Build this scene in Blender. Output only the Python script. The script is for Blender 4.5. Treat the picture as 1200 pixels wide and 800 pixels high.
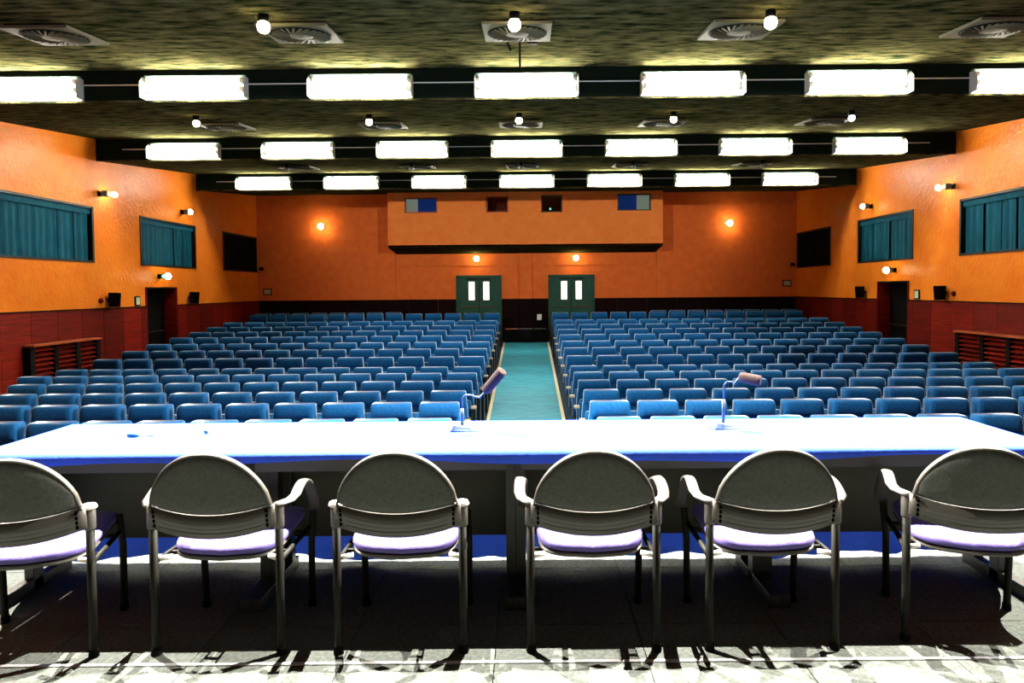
import bpy, bmesh, math, random
from mathutils import Vector, Matrix
random.seed(7)
for o in list(bpy.data.objects): bpy.data.objects.remove(o)
PI = math.pi
scene = bpy.context.scene
COL = scene.collection
H = 1.46                      # eye height above the stage floor (z = 0)

# ------------------------------------------------------------------ camera
cam_data = bpy.data.cameras.new('camera')
cam = bpy.data.objects.new('camera', cam_data); COL.objects.link(cam)
cam_data.sensor_width = 36.0
cam_data.lens = 24.0
cam_data.shift_x = -0.015
cam_data.shift_y = -0.0283
cam_data.clip_start = 0.05
PITCH, ROLL = math.radians(2.0), math.radians(-0.48)
cam.matrix_world = Matrix.Translation((0, 0, H)) @ Matrix.Rotation(PI/2 - PITCH, 4, 'X') @ Matrix.Rotation(ROLL, 4, 'Z')
scene.camera = cam

# ------------------------------------------------------------------ world, exposure
world = bpy.data.worlds.new('world'); scene.world = world
world.use_nodes = True
world.node_tree.nodes['Background'].inputs[0].default_value = (0.5, 0.6, 0.8, 1)
world.node_tree.nodes['Background'].inputs[1].default_value = 0.012
scene.view_settings.view_transform = 'Standard'
scene.view_settings.look = 'None'
scene.view_settings.exposure = 0.0
scene.view_settings.gamma = 1.0
scene.view_settings.use_curve_mapping = False

TUBE_E = 235.0                 # radiance of the ceiling tubes
SPOT_W = 5800.0                # stage spots over the table
GLOBE_E = 70.0                # little wall lamps
FLOOD_W = 3500.0              # two added fill floods behind the camera
SPOT_POS = [(-3.55, 4.32), (-1.25, 4.28), (1.35, 4.28), (4.1, 4.36)]

# ------------------------------------------------------------------ materials
def material(name, color, rough=0.6, metal=0.0, noise=None, scale=8.0, bump=0.0, bscale=60.0, spec=0.5,
             emit=None, estr=0.0, sheen=0.0, stretch=(1, 1, 1), vary=0.0, trans=0.0, coat=0.0, bdist=0.01):
    m = bpy.data.materials.new(name); m.use_nodes = True
    nt = m.node_tree; n = nt.nodes; l = nt.links
    b = n['Principled BSDF']
    b.inputs['Base Color'].default_value = (*color, 1)
    b.inputs['Roughness'].default_value = rough
    b.inputs['Metallic'].default_value = metal
    b.inputs['Specular IOR Level'].default_value = spec
    if sheen:
        b.inputs['Sheen Weight'].default_value = sheen
        b.inputs['Sheen Roughness'].default_value = 0.25
        b.inputs['Sheen Tint'].default_value = (0.75, 0.9, 1, 1)
    if coat:
        b.inputs['Coat Weight'].default_value = coat; b.inputs['Coat Roughness'].default_value = 0.25
    if emit:
        b.inputs['Emission Color'].default_value = (*emit, 1); b.inputs['Emission Strength'].default_value = estr
    tc = n.new('ShaderNodeTexCoord'); mp = n.new('ShaderNodeMapping'); mp.inputs['Scale'].default_value = stretch
    l.new(tc.outputs['Object'], mp.inputs['Vector'])
    src = None
    if noise:
        t = n.new('ShaderNodeTexNoise'); t.inputs['Scale'].default_value = scale; t.inputs['Detail'].default_value = 6
        l.new(mp.outputs[0], t.inputs['Vector'])
        r = n.new('ShaderNodeValToRGB'); r.color_ramp.elements[0].position = 0.32; r.color_ramp.elements[1].position = 0.7
        r.color_ramp.elements[0].color = (*color, 1); r.color_ramp.elements[1].color = (*noise, 1)
        l.new(t.outputs[0], r.inputs[0]); src = r.outputs[0]
    if vary:
        oi = n.new('ShaderNodeObjectInfo'); hs = n.new('ShaderNodeHueSaturation')
        mr = n.new('ShaderNodeMapRange'); mr.inputs['To Min'].default_value = 1 - vary; mr.inputs['To Max'].default_value = 1 + vary
        l.new(oi.outputs['Random'], mr.inputs['Value']); l.new(mr.outputs[0], hs.inputs['Value'])
        if src: l.new(src, hs.inputs['Color'])
        else: hs.inputs['Color'].default_value = (*color, 1)
        src = hs.outputs[0]
    if src: l.new(src, b.inputs['Base Color'])
    if bump:
        t2 = n.new('ShaderNodeTexNoise'); t2.inputs['Scale'].default_value = bscale; t2.inputs['Detail'].default_value = 4
        l.new(mp.outputs[0], t2.inputs['Vector'])
        bp = n.new('ShaderNodeBump'); bp.inputs['Strength'].default_value = bump; bp.inputs['Distance'].default_value = bdist
        l.new(t2.outputs[0], bp.inputs['Height']); l.new(bp.outputs[0], b.inputs['Normal'])
    if trans:
        out = n['Material Output']; tr = n.new('ShaderNodeBsdfTranslucent'); mx = n.new('ShaderNodeMixShader')
        tr.inputs[0].default_value = (*color, 1); mx.inputs[0].default_value = trans
        l.new(b.outputs[0], mx.inputs[1]); l.new(tr.outputs[0], mx.inputs[2]); l.new(mx.outputs[0], out.inputs['Surface'])
    return m

M = {}
M['wall'] = material('orange_plaster', (0.74, 0.17, 0.013), 0.30, noise=(0.80, 0.23, 0.020), scale=3.0, bump=0.5, bscale=14, spec=0.07, bdist=0.03)
M['wall_back'] = material('dim_orange_plaster', (0.72, 0.140, 0.020), 0.75, noise=(0.80, 0.18, 0.028), scale=5.0, bump=0.4, bscale=35, spec=0.2)  # redder tone stands in for the dimmer light on the back wall
M['booth'] = material('lit_orange_plaster', (0.88, 0.22, 0.035), 0.75, noise=(0.93, 0.28, 0.05), scale=5.0, bump=0.4, bscale=35, spec=0.2)  # paler tone carries the stronger light on the booth front
M['ceiling'] = material('olive_stucco', (0.003, 0.009, 0.003), 0.95, noise=(0.105, 0.092, 0.040), scale=4.0, bump=1.0, bscale=30, spec=0.0, stretch=(1, 3, 1), bdist=0.05)
M['riser'] = material('black_green_riser', (0.008, 0.014, 0.009), 0.9, spec=0.0)  # riser faces much darker than the ceiling panels
M['soffit'] = material('dark_olive_soffit', (0.03, 0.028, 0.010), 0.9, spec=0.0)
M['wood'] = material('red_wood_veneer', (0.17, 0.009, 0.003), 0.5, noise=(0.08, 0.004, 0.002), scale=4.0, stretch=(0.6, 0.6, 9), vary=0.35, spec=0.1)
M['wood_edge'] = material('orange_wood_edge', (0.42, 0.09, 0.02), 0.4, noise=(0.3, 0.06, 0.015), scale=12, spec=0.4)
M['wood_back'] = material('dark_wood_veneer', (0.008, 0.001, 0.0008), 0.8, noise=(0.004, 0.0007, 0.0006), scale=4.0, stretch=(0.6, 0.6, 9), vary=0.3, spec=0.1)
M['black'] = material('black_paint', (0.003, 0.003, 0.003), 0.7, spec=0.06)
M['frame'] = material('black_window_frame', (0.004, 0.006, 0.006), 0.5, spec=0.2)
M['curtain'] = material('teal_curtain', (0.001, 0.070, 0.110), 0.85, noise=(0.001, 0.040, 0.070), scale=6, stretch=(3, 3, 0.4), spec=0.1)
M['dark_blind'] = material('black_blind', (0.003, 0.003, 0.004), 0.9, spec=0.05)
M['seat'] = material('blue_velour', (0.003, 0.078, 0.235), 0.8, noise=(0.008, 0.108, 0.30), scale=30, sheen=1.0, spec=0.15, vary=0.10)
M['seat_dark'] = material('black_seat_frame', (0.006, 0.007, 0.010), 0.5, spec=0.3)
M['cap'] = material('cream_arm_cap', (0.62, 0.52, 0.34), 0.35)
M['aisle'] = material('teal_carpet', (0.004, 0.20, 0.30), 0.5, noise=(0.03, 0.42, 0.56), scale=6, stretch=(0.5, 3, 1), bump=0.3, bscale=90, spec=0.5)
M['aud_floor'] = material('dark_blue_floor', (0.012, 0.03, 0.05), 0.8, noise=(0.02, 0.045, 0.07), scale=9, spec=0.1)
M['strip'] = material('cream_edge_strip', (0.75, 0.66, 0.42), 0.5)
M['stage'] = material('grey_carpet_tile', (0.068, 0.078, 0.070), 0.95, noise=(0.125, 0.135, 0.118), scale=55, bump=0.5, bscale=220, spec=0.1, vary=0.06)
M['metal_strip'] = material('pale_metal_strip', (0.8, 0.8, 0.8), 0.35, metal=0.6)
M['cloth'] = material('pale_blue_tablecloth', (0.034, 0.098, 0.68), 0.8, noise=(0.042, 0.115, 0.72), scale=40, bump=0.2, bscale=120, spec=0.2, trans=0.16)
M['desk'] = material('dark_table_metal', (0.02, 0.02, 0.018), 0.45, spec=0.5)
M['panel_grey'] = material('olive_grey_panel', (0.030, 0.031, 0.020), 0.6)
M['chair_steel'] = material('dark_grey_steel', (0.009, 0.009, 0.007), 0.5, spec=0.08)
M['chair_plastic'] = material('charcoal_plastic', (0.058, 0.054, 0.044), 0.42, spec=0.5, bump=0.25, bscale=30, stretch=(0.4, 0.4, 14), bdist=0.004)
M['chair_shell'] = material('dark_grey_upholstery', (0.055, 0.062, 0.052), 0.85, noise=(0.08, 0.085, 0.075), scale=70, bump=0.3, bscale=160, spec=0.2)
M['slot'] = material('vent_slot_black', (0.002, 0.002, 0.002), 0.9, spec=0.0)
M['lavender'] = material('violet_upholstery', (0.07, 0.05, 0.22), 0.85, noise=(0.09, 0.07, 0.26), scale=50, bump=0.3, bscale=180, sheen=0.2)
M['bright_metal'] = material('pale_bracket_metal', (0.7, 0.66, 0.58), 0.35, metal=0.3)
M['tube'] = material('fluorescent_tube', (1, 1, 1), 0.5, emit=(1.0, 0.95, 0.80), estr=TUBE_E)
M['tube_dim'] = material('dimmed_fluorescent_tube', (1, 1, 1), 0.5, emit=(1.0, 0.95, 0.80), estr=TUBE_E*0.2)
M['white'] = material('white_enamel', (0.8, 0.8, 0.72), 0.4)
M['batten'] = material('grey_green_batten', (0.10, 0.16, 0.14), 0.5)
M['globe'] = material('lit_lamp_glass', (1, 1, 1), 0.3, emit=(1.0, 0.80, 0.42), estr=GLOBE_E)
M['globe_green'] = material('lit_green_lens', (0.1, 0.9, 0.5), 0.3, emit=(0.15, 1.0, 0.55), estr=5)
M['globe_cool'] = material('cool_lamp_glass', (1, 1, 1), 0.3, emit=(0.6, 0.9, 1.0), estr=8)
M['vent'] = material('cream_vent_plate', (0.085, 0.08, 0.045), 0.7, spec=0.1)
M['vent_dark'] = material('vent_shadow', (0.006, 0.010, 0.006), 0.8, spec=0.05)
M['door_green'] = material('dark_green_door', (0.006, 0.055, 0.032), 0.5, noise=(0.012, 0.085, 0.05), scale=8, spec=0.15)
M['lit_glass'] = material('lit_door_pane', (0.9, 0.9, 0.85), 0.2, emit=(1.0, 0.86, 0.72), estr=1.6)
M['booth_blue'] = material('deep_blue_booth_wall', (0.004, 0.035, 0.26), 0.6, emit=(0.005, 0.05, 0.30), estr=0.30)  # faint glow put into the wall in place of light inside the booth
M['booth_pale'] = material('pale_grey_blind', (0.35, 0.42, 0.34), 0.7, emit=(0.45, 0.6, 0.45), estr=0.28)  # blind glows weakly too, instead of being lit from inside
M['booth_red'] = material('red_brown_booth_wall', (0.42, 0.08, 0.03), 0.7)
M['sign_paper'] = material('pale_green_notice', (0.45, 0.62, 0.42), 0.6)
M['plate'] = material('tan_plate', (0.5, 0.4, 0.22), 0.5)
M['foam'] = material('brown_foam', (0.020, 0.005, 0.0025), 0.95, bump=0.5, bscale=300)
M['mic_grey'] = material('pale_grey_plastic', (0.10, 0.15, 0.19), 0.4)
M['mic_stem'] = material('blue_grey_metal', (0.03, 0.07, 0.10), 0.35, metal=0.3)
M['cyan'] = material('cyan_plastic', (0.0, 0.07, 0.09), 0.4)
M['glass'] = material('window_glass', (0.02, 0.02, 0.02), 0.05, spec=0.6)
gl = bpy.data.materials.new('clear_pane'); gl.use_nodes = True
_n = gl.node_tree.nodes; _n['Principled BSDF'].inputs['Transmission Weight'].default_value = 1.0
_n['Principled BSDF'].inputs['Roughness'].default_value = 0.0
_n['Principled BSDF'].inputs['IOR'].default_value = 1.05
M['pane'] = gl

# ------------------------------------------------------------------ helpers
class MB:
    def __init__(s): s.v = []; s.f = []; s.mi = []; s.cur = 0
    def add(s, vs, fs):
        b = len(s.v); s.v += [tuple(v) for v in vs]; s.f += [tuple(i + b for i in f) for f in fs]; s.mi += [s.cur]*len(fs); return s
    def box(s, x0, x1, y0, y1, z0, z1, mat=None):
        vs = [Vector(p) for p in ((x0,y0,z0),(x1,y0,z0),(x1,y1,z0),(x0,y1,z0),(x0,y0,z1),(x1,y0,z1),(x1,y1,z1),(x0,y1,z1))]
        if mat: vs = [mat @ v for v in vs]
        return s.add(vs, [(0,3,2,1),(4,5,6,7),(0,1,5,4),(1,2,6,5),(2,3,7,6),(3,0,4,7)])
    def tube(s, pts, r, n=8, caps=True, flat=None):
        """tube along pts, radius r (number or list); flat=(rx,rz) gives an elliptical strap"""
        pts = [Vector(p) for p in pts]; rr = r if isinstance(r, (list, tuple)) else [r]*len(pts)
        vs = []; up0 = None
        for i, p in enumerate(pts):
            t = (pts[min(i+1, len(pts)-1)] - pts[max(i-1, 0)]).normalized()
            if up0 is None:
                up0 = Vector((1,0,0)) if abs(t.x) < 0.9 else Vector((0,0,1))
            a = (up0 - t*up0.dot(t)).normalized(); b = t.cross(a); up0 = a
            for k in range(n):
                th = 2*PI*k/n
                if flat: ra, rb = flat
                else: ra = rb = rr[i]
                vs.append(p + a*ra*math.cos(th) + b*rb*math.sin(th))
        fs = []
        for i in range(len(pts)-1):
            for k in range(n):
                fs.append((i*n+k, i*n+(k+1) % n, (i+1)*n+(k+1) % n, (i+1)*n+k))
        if caps: fs += [tuple(reversed(range(n))), tuple(range((len(pts)-1)*n, len(pts)*n))]
        return s.add(vs, fs)
    def lathe(s, prof, n=12, mat=None):
        vs = []; fs = []
        for r, z in prof:
            for k in range(n):
                v = Vector((r*math.cos(2*PI*k/n), r*math.sin(2*PI*k/n), z)); vs.append(mat @ v if mat else v)
        for i in range(len(prof)-1):
            for k in range(n): fs.append((i*n+k, i*n+(k+1) % n, (i+1)*n+(k+1) % n, (i+1)*n+k))
        fs += [tuple(reversed(range(n))), tuple(range((len(prof)-1)*n, len(prof)*n))]
        return s.add(vs, fs)
    def ball(s, c, r, n=10, m=6):
        mt = Matrix.Translation(c)
        return s.lathe([(max(r*math.sin(PI*i/m), r*0.02), -r*math.cos(PI*i/m)) for i in range(m+1)], n, mt)
    def grid(s, P, nu, nv, closed=False):
        vs = [P(i, j) for i in range(nu) for j in range(nv)]
        fs = [(i*nv+j, (i+1)*nv+j, (i+1)*nv+j+1, i*nv+j+1) for i in range(nu-1) for j in range(nv-1)]
        return s.add(vs, fs)
    def build(s, name, m, parent=None, smooth=False, bevel=0.0, recalc=True, solid=0.0, loc=None):
        me = bpy.data.meshes.new(name); me.from_pydata(s.v, [], s.f)
        mats = m if isinstance(m, (list, tuple)) else [m]
        for q in mats: me.materials.append(q)
        for p, k in zip(me.polygons, s.mi): p.material_index = min(k, len(mats)-1)
        if recalc or bevel:
            bm = bmesh.new(); bm.from_mesh(me)
            if bevel:
                bmesh.ops.bevel(bm, geom=[e for e in bm.edges if len(e.link_faces) == 2 and e.calc_face_angle(0) > 0.6], offset=bevel, segments=2, affect='EDGES', profile=0.6)
            if recalc: bmesh.ops.recalc_face_normals(bm, faces=bm.faces)
            bm.to_mesh(me); bm.free()
        if smooth:
            for p in me.polygons: p.use_smooth = True
        o = bpy.data.objects.new(name, me); COL.objects.link(o)
        if parent: o.parent = parent
        if loc: o.location = loc
        if solid:
            md = o.modifiers.new('solid', 'SOLIDIFY'); md.thickness = solid; md.offset = -1
        return o

def tag(o, label=None, cat=None, group=None, kind=None):
    if label: o['label'] = label
    if cat: o['category'] = cat
    if group: o['group'] = group
    if kind: o['kind'] = kind
    return o
def empty(name, loc=(0,0,0), rz=0.0, **k):
    o = bpy.data.objects.new(name, None); o.empty_display_size = 0.1; COL.objects.link(o)
    o.location = loc; o.rotation_euler = (0, 0, rz); return tag(o, **k)
def copy_tree(o, parent=None):
    c = o.copy(); COL.objects.link(c)
    if parent: c.parent = parent
    for ch in list(o.children): copy_tree(ch, c)
    return c
def reuse(name, src, parent, loc=(0,0,0)):
    o = bpy.data.objects.new(name, src.data); COL.objects.link(o); o.parent = parent; o.location = loc; return o

# ------------------------------------------------------------------ room constants (depth along +y)
WX = 8.12                      # side walls
BACK = 20.6                    # back wall
FZ = H - 2.19                  # auditorium floor at the front
def fz(y):
    return FZ + 0.077*(min(max(y, 11.2), 19.5) - 11.2)
WAIN = H - 0.30                # top of the wood panelling
TEETH = [-2.80, 1.13, 5.06, 9.0, 13.0, 16.9, BACK + 0.12]
ZB, ZT = H + 2.48, H + 2.88
SLOPE = (ZT - ZB)/3.93
def cz(y):
    for a, b in zip(TEETH[:-1], TEETH[1:]):
        if a <= y < b: return ZB + SLOPE*(y - a)
    return ZT

# ------------------------------------------------------------------ ceiling (saw-tooth)
mb = MB()
for a, b in zip(TEETH[:-1], TEETH[1:]):
    n = 1
    z1 = ZB + SLOPE*(b - a)
    mb.add([(-9.5,a,ZB),(9.5,a,ZB),(9.5,b,z1),(-9.5,b,z1),(-9.5,a,ZB+1.2),(9.5,a,ZB+1.2),(9.5,b,ZB+1.2),(-9.5,b,ZB+1.2)],
           [(0,3,2,1),(4,5,6,7),(0,1,5,4),(1,2,6,5),(2,3,7,6),(3,0,4,7)])
mb.build('ceiling', M['ceiling'])['kind'] = 'structure'
for i, y in enumerate(TEETH[2:6]):
    t = MB().box(-WX, WX, y-0.012, y+0.0, ZB-0.012, ZB+0.012).build('trim_%d' % (i+1), M['ceiling']); t['kind'] = 'structure'
    MB().box(-WX, WX, y-0.01, y+0.0, ZB+0.012, ZB+SLOPE*3.9).build('riser_board', M['riser'], t)

# ------------------------------------------------------------------ walls
def wall_cells(mb, us, vs, holes, emit):
    us = sorted(set(us + [h[0] for h in holes] + [h[1] for h in holes])); vs = sorted(set(vs + [h[2] for h in holes] + [h[3] for h in holes]))
    for a, b in zip(us[:-1], us[1:]):
        for c, d in zip(vs[:-1], vs[1:]):
            mu, mv = (a+b)/2, (c+d)/2
            if any(h[0] < mu < h[1] and h[2] < mv < h[3] for h in holes): continue
            emit(mb, a, b, c, d)
WIN_Z0, WIN_Z1 = H + 0.55, H + 1.60
WINS = [(9.7, 12.84), (14.38, 16.78), (18.28, 20.55)]
DOOR = (14.52, 15.82); DOOR_TOP = H + 0.10
GR = (10.95, 12.64)
sides = {}
for side, sx in (('left', -1), ('right', 1)):
    mb = MB()
    def em(mb, a, b, c, d, sx=sx):
        x0, x1 = sorted((sx*WX, sx*(WX+0.34))); mb.box(x0, x1, a, b, c, d)
    wall_cells(mb, [-3.0, BACK+0.3], [FZ-0.2, H+3.4], [(a, b, WIN_Z0, WIN_Z1) for a, b in WINS] + [(DOOR[0], DOOR[1], FZ-0.1, DOOR_TOP)], em)
    w = mb.build('wall_'+side, M['wall']); w['kind'] = 'structure'; sides[side] = w
    # wood panelling: one board after another
    y = 8.55
    ys = []
    while y < BACK - 0.05:
        y2 = min(y + 0.64, BACK - 0.02); ys.append((y, y2)); y = y2
    for a, b in ys:
        segs = [(a, b)]
        if a < DOOR[1] and b > DOOR[0]:
            segs = []
            if a < DOOR[0] - 0.03: segs.append((a, DOOR[0]))
            if b > DOOR[1] + 0.03: segs.append((DOOR[1], b))
        for p, q in segs:
            x0, x1 = sorted((sx*WX, sx*(WX-0.03)))
            o = MB().box(x0, x1, p+0.004, q-0.004, fz(p), WAIN-0.02).build('panel', M['wood'], w)
    for p, q in ((8.55, DOOR[0]), (DOOR[1], BACK)):
        x0, x1 = sorted((sx*WX, sx*(WX-0.045)))
        MB().box(x0, x1, p, q, WAIN-0.02, WAIN).build('cap_rail', M['black'], w)
    # reveal of the side door
    d = empty('door_%d' % (1 if sx < 0 else 2), (sx*WX, (DOOR[0]+DOOR[1])/2, fz(15.1)), kind='structure')
    def bx(name, mat, X0, X1, y0, y1, z0, z1, par=d, bevel=0.0):
        x0, x1 = sorted((sx*X0, sx*X1)); yc = (DOOR[0]+DOOR[1])/2
        return MB().box(x0-sx*WX, x1-sx*WX, y0-yc, y1-yc, z0-fz(15.1), z1-fz(15.1)).build(name, mat, par, bevel=bevel)
    bx('door_jamb', M['wood'], WX-0.02, WX+0.33, DOOR[1]-0.03, DOOR[1], fz(15.1), DOOR_TOP)
    bx('door_jamb', M['wood'], WX-0.02, WX+0.33, DOOR[0], DOOR[0]+0.03, fz(15.1), DOOR_TOP)
    bx('door_head', M['black'], WX-0.02, WX+0.33, DOOR[0], DOOR[1], DOOR_TOP-0.03, DOOR_TOP)
    lf = bx('door_leaf', M['black'], WX+0.28, WX+0.32, DOOR[0]+0.03, DOOR[1]-0.03, fz(15.1), DOOR_TOP-0.03)
    hb = MB().tube([(sx*0.22, -0.5, 1.0), (sx*0.22, 0.5, 1.0)], 0.018, 6).build('push_bar', M['chair_steel'], lf)

# windows with curtains
def pleated(x, y0, y1, z0, z1, amp, seed, sx):
    rnd = random.Random(seed); n = max(8, int((y1-y0)*30)); ph = rnd.random()*6
    pts = []
    for i in range(n+1):
        t = i/n; yy = y0 + (y1-y0)*t
        pts.append((yy, amp*(math.sin(yy*38+ph) + 0.6*math.sin(yy*17+ph*2) + 0.3*rnd.uniform(-1, 1))))
    mbx = MB()
    mbx.grid(lambda i, j: (x + sx*pts[i][1]*(1 if j == 0 else 0.7), pts[i][0], (z0, z1)[j]), n+1, 2)
    return mbx
wn = 1
DIV = {1: ([11.92, 12.34], [10.9, 11.42, 11.79, 12.23]),
       2: ([15.8, 16.24], [15.39, 15.77, 16.16])}
for side, sx in (('left', -1), ('right', 1)):
    for k, (a, b) in enumerate(WINS):
        w = empty('window_%d' % wn, (0, 0, 0), kind='structure'); wn += 1
        def bw(name, mat, X0, X1, y0, y1, z0, z1, par=None):
            x0, x1 = sorted((sx*X0, sx*X1)); return MB().box(x0, x1, y0, y1, z0, z1).build(name, mat, par or w)
        fr = MB()
        for (y0, y1, z0, z1) in ((a, a+0.05, WIN_Z0, WIN_Z1), (b-0.05, b, WIN_Z0, WIN_Z1), (a, b, WIN_Z0, WIN_Z0+0.04), (a, b, WIN_Z1-0.04, WIN_Z1)):
            x0, x1 = sorted((sx*(WX-0.015), sx*(WX+0.30))); fr.box(x0, x1, y0, y1, z0, z1)
        fr.build('window_frame', M['frame'], w)
        bw('back_board', M['black'], WX+0.28, WX+0.32, a, b, WIN_Z0, WIN_Z1)
        if k == 2:
            bl = MB().grid(lambda i, j: (sx*(WX+0.05), a+0.05+(b-a-0.1)*i, WIN_Z0+0.04+(WIN_Z1-WIN_Z0-0.08)*j), 2, 2).build('blind', M['dark_blind'], w, solid=0.01)
            continue
        div = DIV[k+1][0 if sx < 0 else 1]
        eds = [a+0.05] + [d for d in div if a < d < b] + [b-0.05]
        for i, (p, q) in enumerate(zip(eds[:-1], eds[1:])):
            c = pleated(sx*(WX+0.05), p+0.022, q-0.022, WIN_Z0+0.04, WIN_Z1-0.14, 0.011, wn*10+i, sx).build('curtain', M['curtain'], w, smooth=True, recalc=False)
        bw('valance', M['curtain'], WX+0.02, WX+0.03, a+0.05, b-0.05, WIN_Z1-0.15, WIN_Z1-0.04)

# back wall with shallow recess under the booth
BW = MB()
RX0, RX1 = -3.91, 3.84
def emb(mb, a, b, c, d): mb.box(a, b, BACK, BACK+0.3, c, d)
LD = [(-2.14, -0.77), (0.64, 2.03)]; DTOP = H + 0.41
wall_cells(BW, [-WX-0.3, RX0, RX1, WX+0.3], [FZ-0.2, H+3.4], [(a, b, FZ-0.1, DTOP) for a, b in LD], emb)
wb = BW.build('wall_back', M['wall_back']); wb['kind'] = 'structure'
for x0, x1 in ((-4.28, -3.96), (3.90, 4.2)):
    MB().box(x0, x1, BACK-0.06, BACK, WAIN, H+2.85).build('pilaster', M['wall_back'], wb)
MB().box(-0.24, 0.15, BACK-0.12, BACK, WAIN, H+1.06).build('pilaster', M['wall_back'], wb)
for x0, x1 in ((RX0, -0.25), (0.16, RX1)):
    MB().box(x0, x1, BACK-0.05, BACK, H+0.70, H+1.06).build('beam', M['wall_back'], wb)
xs = -WX+0.03
while xs < WX-0.05:
    x2 = min(xs+0.9, WX-0.03)
    segs = [(xs, x2)]
    for a, b in LD:
        ns = []
        for p, q in segs:
            if q <= a or p >= b: ns.append((p, q)); continue
            if p < a-0.02: ns.append((p, a))
            if q > b+0.02: ns.append((b, q))
        segs = ns
    for p, q in segs:
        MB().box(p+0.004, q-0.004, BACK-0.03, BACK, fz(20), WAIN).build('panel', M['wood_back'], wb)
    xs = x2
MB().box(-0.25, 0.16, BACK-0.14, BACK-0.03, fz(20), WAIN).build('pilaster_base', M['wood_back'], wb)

# double doors at the back
for i, (a, b) in enumerate(LD):
    c = (a+b)/2; z0 = fz(20); d = empty('door_%d' % (3+i), (c, BACK, z0), kind='structure')
    hh = DTOP - z0; hw = (b-a)/2
    fr = MB().box(-hw, -hw+0.05, -0.05, 0.1, 0, hh).box(hw-0.05, hw, -0.05, 0.1, 0, hh).box(-hw, hw, -0.05, 0.1, hh-0.05, hh).build('door_frame', M['door_green'], d)
    for s in (-1, 1):
        x0, x1 = (-hw+0.05, -0.008) if s < 0 else (0.008, hw-0.05)
        cx0 = (-0.31, -0.13) if s < 0 else (0.13, 0.31)
        pz0, pz1 = hh-0.74, hh-0.19
        lm = MB()
        wall_cells(lm, [x0, x1], [0.01, hh-0.05], [(cx0[0], cx0[1], pz0, pz1)], lambda m_, p, q, r, t: m_.box(p, q, 0.0, 0.05, r, t))
        lf = lm.build('door_leaf', M['door_green'], d)
        MB().box(cx0[0], cx0[1], 0.02, 0.03, pz0, pz1).build('door_pane', M['lit_glass'], lf)
        MB().tube([(x0+0.08, -0.06, 1.0), (x1-0.08, -0.06, 1.0)], 0.022, 6).box(x0+0.08, x0+0.12, -0.06, 0, 0.97, 1.03).box(x1-0.12, x1-0.08, -0.06, 0, 0.97, 1.03).build('push_bar', M['vent'], lf)
        MB().box(x1-0.35 if s < 0 else x0+0.03, x1-0.03 if s < 0 else x0+0.35, -0.03, 0, hh-0.13, hh-0.09).build('door_closer', M['chair_steel'], lf)

# projection booth
BY = 19.3
bo = MB()
BWIN = [(-3.43, -2.51, H+2.15, H+2.58), (-1.13, -0.51, H+2.15, H+2.60), (0.41, 1.01, H+2.14, H+2.62), (2.56, 3.50, H+2.17, H+2.64)]
wall_cells(bo, [RX0, RX1], [H+1.2, H+2.95], BWIN, lambda m_, p, q, r, t: m_.box(p, q, BY, BY+0.14, r, t))
for x0, x1 in ((RX0, RX0+0.1), (RX1-0.1, RX1)):
    bo.box(x0, x1, BY+0.14, BACK, H+1.2, H+2.95)
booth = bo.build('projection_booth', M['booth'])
tag(booth, 'terracotta projection booth jutting from the back wall above both double doors', 'booth')
MB().add([(RX0,BY,H+1.19),(RX1,BY,H+1.19),(RX1,BACK,H+1.06),(RX0,BACK,H+1.06),(RX0,BY,H+1.25),(RX1,BY,H+1.25),(RX1,BACK,H+1.25),(RX0,BACK,H+1.25)],
         [(0,3,2,1),(4,5,6,7),(0,1,5,4),(1,2,6,5),(2,3,7,6),(3,0,4,7)]).build('booth_underside', M['soffit'], booth)
for i, (a, b, c, d) in enumerate(BWIN):
    f = MB(); t = 0.03
    f.box(a, a+t, BY-0.012, BY+0.1, c, d).box(b-t, b, BY-0.012, BY+0.1, c, d).box(a, b, BY-0.012, BY+0.1, c, c+t).box(a, b, BY-0.012, BY+0.1, d-t, d)
    fr = f.build('booth_window_frame', M['booth_red'] if i in (0, 1) else M['vent'], booth)
    g = MB().box(a+t, b-t, BY+0.075, BY+0.08, c+t, d-t).build('window_pane', M['pane'], fr)
    if i in (0, 3):
        s = 0.62
        xa, xb = (a, b) if i == 0 else (a, b)
        cut = a+(b-a)*0.36 if i == 0 else a+(b-a)*0.62
        if i == 0: P, Q = (a-0.3, cut), (cut, b+0.3)
        else: P, Q = (cut, b+0.3), (a-0.3, cut)
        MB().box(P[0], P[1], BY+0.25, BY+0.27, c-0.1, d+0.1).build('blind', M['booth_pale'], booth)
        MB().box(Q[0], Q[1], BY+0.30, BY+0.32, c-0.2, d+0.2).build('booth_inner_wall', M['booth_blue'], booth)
    elif i == 1:
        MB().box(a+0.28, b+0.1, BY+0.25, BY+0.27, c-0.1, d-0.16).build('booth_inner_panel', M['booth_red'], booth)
        MB().box(a-0.02, a+0.03, BY+0.0, BY+0.02, c+0.1, d-0.02).build('shutter_edge', M['cap'], booth)
    else:
        MB().ball((a+0.27, BY+0.3, c+0.13), 0.022).build('indicator_light', M['globe_green'], booth)

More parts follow.
